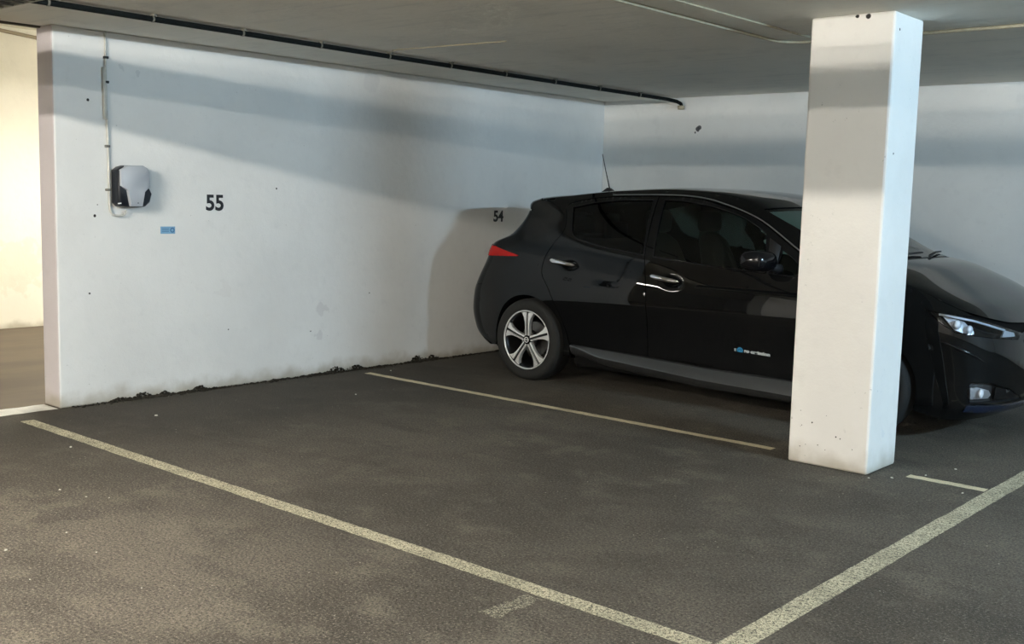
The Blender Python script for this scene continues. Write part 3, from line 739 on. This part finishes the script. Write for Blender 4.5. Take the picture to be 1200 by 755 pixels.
    # corner crease blade
    part('corner_blade',M['gloss_black'],lambda bm: tube(bm,[capat(r,f,.001) for r,f in ((3.62,-.93),(3.50,-.86),(3.30,-.77),(3.05,-.68),(2.80,-.60))],[.003,.009,.011,.008,.002],8))
# zero emission badge on the right front door
def bad(bm,body,x0,w,h):
    t=text_bm(body,h/.7,.0012,.002); xs=[v.co.x for v in t.verts]; ys=[v.co.y for v in t.verts]; k=w/(max(xs)-min(xs)); mn=min(xs)
    mp={}
    for v in t.verts:
        X=x0+(v.co.x-mn)*k; Z=.437+v.co.y*1.0-(X-1.82)*.035
        mp[v]=bm.verts.new((X,-(float(S(X,Z))+.0015+v.co.z),Z))
    for f in t.faces: bm.faces.new([mp[v] for v in f.verts])
    t.free()
bd=part('badge',M['badge'],lambda bm: bad(bm,'ro emission',1.903,.192,.020),smooth=False)
part('letter',M['badge'],lambda bm: bad(bm,'z',1.828,.016,.020),bd,smooth=False)
bd['label']='silver lettering with a small blue emblem'
def emb(bm):
    for (r0,r1,a0,a1) in ((.010,.020,-30,210),(0,.007,0,360)):
        n=24
        A=[];B=[]
        for k in range(n+1):
            a=math.radians(a0+(a1-a0)*k/n)
            for (rr,Lst) in ((r0,A),(r1,B)):
                X=1.873+rr*1.15*math.cos(a); Z=.444+rr*math.sin(a); Lst.append(bm.verts.new((X,-(float(S(X,Z))+.003),Z)))
        for i in range(n): bm.faces.new((A[i],B[i],B[i+1],A[i+1])) if r0>0 else bm.faces.new((A[i],B[i],B[i+1]))
    prism(bm,[(1.852,.432),(1.894,.430),(1.892,.438),(1.854,.440)],lambda u,v,d: Vector((u,-(float(S(u,v))+d),v)),.0005,.003)
part('emblem',M['badge_blue'],emb,bd,False)

# top and end panels -----------------------------------------------------------
def cap_part(name,mat,polys,h=.035,off=0,rim=.012):
    return part(name,mat,lambda bm:[add_surface(bm,capF,capP(dens(p+[p[0]],2)[:-1]),(),h,1,off,rim,metric=CM) for p in polys])
sym=lambda L:[(r,f) for r,f in L]+[(r,-f) for r,f in L[::-1] if f!=0]
HOOD=[(10.25,-.93),(9.0,-.925),(8.0,-.91),(7.0,-.88),(6.1,-.80),(5.55,-.66),(5.22,-.50),(4.80,-.28),(4.62,0)]
cap_part('bonnet',M['paint'],[sym(HOOD)],.03)
for sd in (1,-1):
    part('fender_top',M['paint'],lambda bm: add_surface(bm,capF,capP(dens([(10.3,-1),(10.3,-.935),(9.0,-.930),(8.0,-.916),(7.0,-.887),(6.08,-.808),(5.50,-.66),(5.14,-.59),(5.13,-.756),(5.06,-.9),(5.06,-1)],2)),(),.03,sd,metric=CM))
cap_part('cowl',M['black_plastic'],[sym([(10.95,-.93),(10.3,-.93)])],.05,-.006)
cap_part('windscreen',M['glass_screen'],[sym([(12.93,-.90),(11.0,-.90)])],.06,-.004,.004)
WS=[(12.96,-.905),(10.98,-.905),(10.34,-.94),(10.34,-1)]
cap_part('roof',M['paint'],[WS+[(18.75,-1),(18.75,1)]+[(r,-f) for r,f in WS[::-1]]],.035)
cap_part('roof_spoiler',M['paint'],[sym([(20.95,-1),(18.8,-1)])],.035)
cap_part('rear_window',M['glass_dark'],[sym([(22.1,-.79),(21.1,-.85)])],.06,-.004,.004)
cap_part('tailgate',M['paint'],[sym([(25.95,-.66),(24.5,-.60),(23.4,-.47),(22.85,-.54),(22.12,-.78)])],.04)
cap_part('rear_bumper',M['paint'],[sym([(30,-1),(25.63,-1),(25.63,-.69),(25.98,-.67)])],.04)
def bumper(bm):
    HLf=lambda s:[(5.0,-.999*s),(4.47,-.912*s),(4.02,-.80*s),(3.87,-.613*s),(3.77,-.46*s),(3.68,-.30*s)]
    out=[(0,-1)]+HLf(1)+[(4.55,-.12),(4.57,0),(4.55,.12)]+HLf(-1)[::-1]+[(0,1)]
    fogs=[[(2.06,-.735*s),(2.01,-.55*s),(1.71,-.355*s),(1.27,-.19*s),(1.23,-.40*s),(1.24,-.745*s),(1.6,-.775*s)] for s in (1,-1)]
    grille=[(4.50,-.10),(4.52,0),(4.50,.10),(3.6,.235),(2.5,.20),(2.35,0),(2.5,-.20),(3.6,-.235)]
    add_surface(bm,capF,capP(dens(out+[out[0]],3)[:-1]),[capP(o) for o in fogs]+[capP(grille)],.03,1,metric=CM)
part('front_bumper',M['paint'],bumper)
gr=cap_part('grille',M['gloss_black'],[[(4.50,-.10),(4.52,0),(4.50,.10),(3.6,.235),(2.5,.20),(2.35,0),(2.5,-.20),(3.6,-.235)]],.035,-.02,-.02)
part('grille_frame',M['chrome'],lambda bm: tube(bm,[Vector((q[0]+.006,-q[1],q[2])) for q in capF(np.array(capP([(4.2,-.16),(3.6,-.225),(3.0,-.20),(2.5,-.14),(2.42,0),(2.5,.14),(3.0,.20),(3.6,.225),(4.2,.16)])))],.011,8),gr)
cap_part('bumper_lip',M['blue_trim'],[sym([(.95,-.80),(1.16,-.78),(1.17,-.55),(1.10,-.30),(1.08,0)][::-1][::-1])+[] if False else [(.80,-.80),(1.16,-.775),(1.17,-.55),(1.08,-.36),(1.05,0),(1.08,.36),(1.17,.55),(1.16,.775),(.80,.80),(.72,.3),(.72,-.3)]],.03,.010,.014)
for k,(f0,f1) in enumerate(((-.55,.02),(.0,.52))):
    a=capF(np.array([[R2A(10.62),f0]]))[0]; b_=capF(np.array([[R2A(11.12),f1]]))[0]
    part('wiper',M['black_plastic'],lambda bm: tube(bm,[Vector((a[0],-a[1],a[2]+.012)),Vector(((a[0]+b_[0])/2,-(a[1]+b_[1])/2,(a[2]+b_[2])/2+.022)),Vector((b_[0],-b_[1],b_[2]+.014))],[.010,.008,.006],8))
# dark shell behind the gaps
def shell(bm):
    full=Er(30,0,120)+[(3.05,.21)]+arch(2.70,-14,194,20,.37)+[(2.30,.24),(.44,.26)]+arch(0,-10,190,20,.37)
    grow=lambda w,k:[(x+(x-sum(p[0] for p in w)/len(w))*k,z+(z-sum(p[1] for p in w)/len(w))*k) for x,z in w]
    for sd in (1,-1): add_surface(bm,sideF,full,[WIN_R,WIN_F,WIN_Q],.06,sd,-.016,0)
    HLs=[(5.05,-.97),(4.47,-.92),(3.8,-.62),(3.66,-.28),(3.95,-.2),(4.8,-.48),(5.12,-.75)]
    hol=[[(12.9,-.88),(11.05,-.88),(11.05,.88),(12.9,.88)],[(22.05,-.77),(21.15,-.82),(21.15,.82),(22.05,.77)]]+[[(r,f*s) for r,f in HLs] for s in (1,-1)]+[[(2.08,-.75*s),(2.0,-.5*s),(1.25,-.17*s),(1.2,-.76*s)] for s in (1,-1)]
    add_surface(bm,capF,capP(dens([(0,-1),(30,-1),(30,1),(0,1)]+[(0,-1)],12)[:-1]),[capP(dens(o+[o[0]],4)[:-1]) for o in hol],.06,1,-.016,0,metric=CM)
part('body_frame',M['liner'],shell)
def under(bm):
    box(bm,(-.42,-.55,.17),(3.2,.55,.24),.01,1); box(bm,(.42,-.80,.155),(2.28,.80,.25),.02,1)
    box(bm,(-.55,-.62,.26),(-.36,.62,.32)); box(bm,(3.0,-.62,.17),(3.3,.62,.24))
part('underbody',M['liner'],under,smooth=False)
# cabin
def seat(bm,yc):
    box(bm,(1.02,yc-.25,.42),(1.55,yc+.25,.58),.05,3)
    R=[]
    for (X,Z,w,t) in ((1.12,.52,.25,.07),(1.05,.72,.26,.075),(.96,.95,.245,.07),(.90,1.12,.20,.055),(.875,1.17,.12,.04),(.87,1.19,.05,.03)):
        R.append([bm.verts.new((X+t*math.cos(k*PI/6),yc+w*math.sin(k*PI/6),Z)) for k in range(12)])
    for A,B in zip(R,R[1:]):
        for k in range(12): bm.faces.new((A[k],A[(k+1)%12],B[(k+1)%12],B[k]))
    bm.faces.new(R[0][::-1]); bm.faces.new(R[-1])
for yc in (-.37,.37):
    st=part('seat',M['fabric'],lambda bm: seat(bm,yc))
    part('headrest',M['fabric'],lambda bm: box(bm,(.81,yc-.13,1.19),(.91,yc+.13,1.36),.04,3),st)
    
    for s in (-1,1): part('headrest_post',M['chrome'],lambda bm: tube(bm,[(.865,yc+s*.07,1.13),(.862,yc+s*.07,1.24)],.006,6),st)
part('rear_bench',M['fabric'],lambda bm:(box(bm,(.05,-.62,.45),(.55,.62,.60),.05,3),box(bm,(-.12,-.62,.55),(.05,.62,1.10),.05,3),box(bm,(-.12,-.5,1.08),(-.02,-.25,1.24),.03,2),box(bm,(-.12,.25,1.08),(-.02,.5,1.24),.03,2)))
def dash(bm):
    R=[]
    for yl in np.linspace(-.66,.66,9): R.append([bm.verts.new((X,yl,Z)) for X,Z in ((1.95,.70),(1.93,.86),(1.98,.93),(2.15,.965),(2.50,.97),(2.5,.70))])
    for A,B in zip(R,R[1:]):
        for i in range(6): bm.faces.new((A[i],A[(i+1)%6],B[(i+1)%6],B[i]))
    bm.faces.new(R[0][::-1]); bm.faces.new(R[-1]); bmesh.ops.recalc_face_normals(bm,faces=bm.faces)
part('dashboard',M['black_plastic'],dash,ang=30)
def wheelst(bm):
    c=Vector((1.80,.37,.90)); ax=Vector((-.90,0,.42)).normalized(); a=ax.cross(Vector((0,1,0))).normalized(); b2=Vector((0,1,0))
    tube(bm,[c+(a*math.cos(t)+b2*math.sin(t))*.18 for t in np.linspace(0,2*PI,33)],.014,8,False)
    for t in (0,PI/2*1.0,-PI/2): tube(bm,[c-ax*.02,c+(b2*math.cos(t)-a*math.sin(t)*1)*.175 if t else c+b2*.175],.016,6)
    tube(bm,[c-b2*.175,c],.016,6); tube(bm,[c,c-ax*.22],.04,8)
part('steering_wheel',M['black_plastic'],wheelst)
part('cabin_floor',M['liner'],lambda bm: box(bm,(-.35,-.74,.30),(2.45,.74,.36)),smooth=False)
part('parcel_shelf',M['liner'],lambda bm: box(bm,(-.40,-.60,1.0),(-.1,.60,1.02)),smooth=False)
part('rear_view_mirror',M['black_plastic'],lambda bm: box(bm,(1.98,-.12,1.28),(2.01,.12,1.345),.012,2))
# roof aerial
def aer(bm):
    prism(bm,[(.02,0),(.08,.0),(.205,0),(.175,.022),(.13,.052),(.10,.055)],lambda u,v,d: Vector((u,d*(1-v*8),1.470+v)),-.018,.018)
    tube(bm,[(.122,0,1.51),(.075,0,1.66),(.035,0,1.80)],[.0055,.004,.003],8)
part('aerial',M['black_plastic'],aer,ang=40)
# wheels ----------------------------------------------------------------------
def wheel(cx,sd,rot):
    yo=.878     # outer face
    cen=lambda d:(cx,-(yo-.11)*sd,.318)
    def tyre(bm):
        Y=lambda d:-sd*d
        prof=[(.222,.095),(.232,.104),(.255,.109),(.285,.111),(.302,.106),(.315,.094),(.322,.07),(.3245,.03),(.325,0),(.3245,-.03),(.322,-.07),(.315,-.094),(.302,-.106),(.27,-.111),(.235,-.104),(.222,-.09)]
        lathe(bm,[(r,Y(d)) for r,d in prof],'Y',64,cen(0))
        for v in bm.verts:
            if v.co.z<.002: v.co.z=.002
    t=part('wheel',M['rubber'],tyre)
    def at(u,v,d): return Vector((cx+u,-sd*(yo-.11+d),.318+v))
    lab=part('rim',M['alloy_dark'],lambda bm: lathe(bm,[(.226,-sd*.100),(.212,-sd*.088),(.205,-sd*.05),(.200,sd*.09),(.225,sd*.10)],'Y',64,cen(0)),t,ang=40)
    part('rim_edge',M['alloy'],lambda bm: lathe(bm,[(.223,-sd*.098),(.2335,-sd*.1045),(.2325,-sd*.107),(.222,-sd*.103),(.223,-sd*.098)],'Y',72,cen(0)),t)
    part('brake_disc',M['steel'],lambda bm:(lathe(bm,[(.0,-sd*-.01),(.135,-sd*-.01),(.135,sd*.03),(0,sd*.03)],'Y',40,cen(0))),t,ang=40)
    half=[(.030,.0045),(.034,.021),(.055,.0205),(.10,.0205),(.14,.0245),(.175,.035),(.2,.052),(.216,.068)]
    for k in range(5):
        a0=math.radians(rot+72*k); ca,sa=math.cos(a0),math.sin(a0)
        W=lambda r,w,d: at(r*ca-w*sa,r*sa+w*ca,d)
        def spoke(bm):
            for s in (1,-1):
                # bright machined blade: outer edge = half[], inner edge = slit
                n=len(half); sl=[.006,.007,.008,.0085,.009,.0095,.010,.010]
                rows=[]
                for (r,w),s0 in zip(half,sl):
                    d=.094+.006*min(1,r/.1)-.004*max(0,(r-.15)/.07)
                    rows.append([bm.verts.new(W(r,s*s0,d-.014)),bm.verts.new(W(r,s*s0,d)),bm.verts.new(W(r,s*w,d-.002)),bm.verts.new(W(r,s*(w+.002),d-.03))])
                for A,B in zip(rows,rows[1:]):
                    for i in range(3): bm.faces.new((A[i],A[i+1],B[i+1],B[i]))
                bm.faces.new(rows[0][::-1]); bm.faces.new(rows[-1])
            bmesh.ops.recalc_face_normals(bm,faces=bm.faces)
        sp=part('spoke',M['alloy'],spoke,t,False)
        def back(bm):
            pl=[(r,w*.9) for r,w in half]+[(r,-w*.9) for r,w in half[::-1]]
            prism(bm,pl,W,.055,.0815)
        part('spoke_back',M['alloy_dark'],back,t,False)
    part('hub_cap',M['gloss_black'],lambda bm: lathe(bm,[(.038,-sd*.07),(.038,-sd*.094),(.030,-sd*.101),(0,-sd*.102)],'Y',28,cen(0)),t)
    part('hub_emblem',M['alloy'],lambda bm:(lathe(bm,[(.015,-sd*.1025),(.019,-sd*.1035),(.023,-sd*.1025)],'Y',24,cen(0)),box(bm,(cx-.026,min(-sd*(yo-.11+.102),-sd*(yo-.11+.1045)),.3145),(cx+.026,max(-sd*(yo-.11+.102),-sd*(yo-.11+.1045)),.3215))),t)
    for k in range(5):
        a=math.radians(rot+36+72*k); q=at(.057*math.cos(a),.057*math.sin(a),.06)
        part('wheel_nut',M['steel'],lambda bm: tube(bm,[q,q+Vector((0,-sd*.022,0))],.009,6),t,False)
    part('hub',M['alloy_dark'],lambda bm: lathe(bm,[(.0,-sd*.04),(.075,-sd*.04),(.072,-sd*.066),(.0,-sd*.068)],'Y',32,cen(0)),t,ang=40)
for cx in (0,2.70):
    for sd in (1,-1): wheel(cx,sd,90 if cx==0 else 75)

# ------------------------------------------------------------------ lights
def batten(x,y,z,length,along,power,col,label,w=.10):
    root=empty('ceiling_lamp',(x,y,z)); tag(root,label,'lamp')
    a,b=(length/2,.05) if along=='x' else (.05,length/2)
    bm=bmesh.new(); box(bm,(-a,-b,.006),(a,b,HH(x)-z),.006,1); link('housing',bm,M['lamp_body'],root,False)
    if x<-.15 and 4<y<6:
        for s in (-1,1):
            bm=bmesh.new(); box(bm,(s*.05-.003,-b,-.040),(s*.05+.003,b,.01)); link('reflector_skirt',bm,M['lamp_body'],root,False)
    r_=.017; bm=bmesh.new(); l=length*.485
    tube(bm,[(-l,0,-.022),(l,0,-.022)] if along=='x' else [(0,-l,-.022),(0,l,-.022)],r_,12)
    link('lamp_tube',bm,simple('glowing_tube',(.9,.9,.9),.5,emit=col,es=power/(PI*2*PI*r_*2*l)),root)
    for s in (-1,1):
        bm=bmesh.new(); q=(s*(l+.012),0) if along=='x' else (0,s*(l+.012))
        box(bm,(q[0]-.012,q[1]-.012,-.042),(q[0]+.012,q[1]+.012,.008)); link('lamp_holder',bm,M['lamp_body'],root,False)
def HH(x): return H if x>-.15 else HR
WARM=(1,.95,.85); NEUT=(1,.94,.84); COOL=(.53,.78,1)
batten(9.2,5.1,2.37,1.2,'y',POW[0],COOL,'long batten lamp on the ceiling across the aisle')
batten(2.3,.30,2.40,1.5,'x',POW[1],NEUT,'batten lamp on the ceiling over the neighbouring bays near the wall')
batten(6.2,.30,2.40,1.5,'x',POW[2],NEUT,'batten lamp on the ceiling above where the photo is taken')
batten(9.0,-3.2,2.39,1.5,'x',POW[3],NEUT,'added fill lamp on the ceiling far behind the bays, nearer the aisle wall')  # added fill for the near floor and pillar face
batten(3.5,-3.2,2.39,1.5,'x',POW[4],NEUT,'added fill lamp on the ceiling far behind the bays, nearer the passage')  # second added fill in the unseen back row
batten(-2.2,5.2,2.52,1.2,'y',POW[5],WARM,'batten lamp with side skirts hanging in the passage just behind the bay wall')
batten(-2.2,7.8,2.52,1.2,'y',POW[7],WARM,'added fill lamp hanging in the passage at its far end, hidden behind the bay wall')  # added fill to lift the upper passage wall
batten(-1.9,.2,2.52,1.2,'y',POW[6],WARM,'unseen batten lamp added in the passage for its reflection in the car door')  # added so its reflection draws a bright line on the door
w=bpy.data.worlds.new('dim_garage_air'); scn.world=w; w.use_nodes=True
w.node_tree.nodes['Background'].inputs[0].default_value=(.5,.52,.55,1); w.node_tree.nodes['Background'].inputs[1].default_value=.02
scn.view_settings.view_transform='Standard'; scn.view_settings.look='None'; scn.view_settings.gamma=1; scn.view_settings.use_curve_mapping=False
scn.view_settings.exposure=EXPO
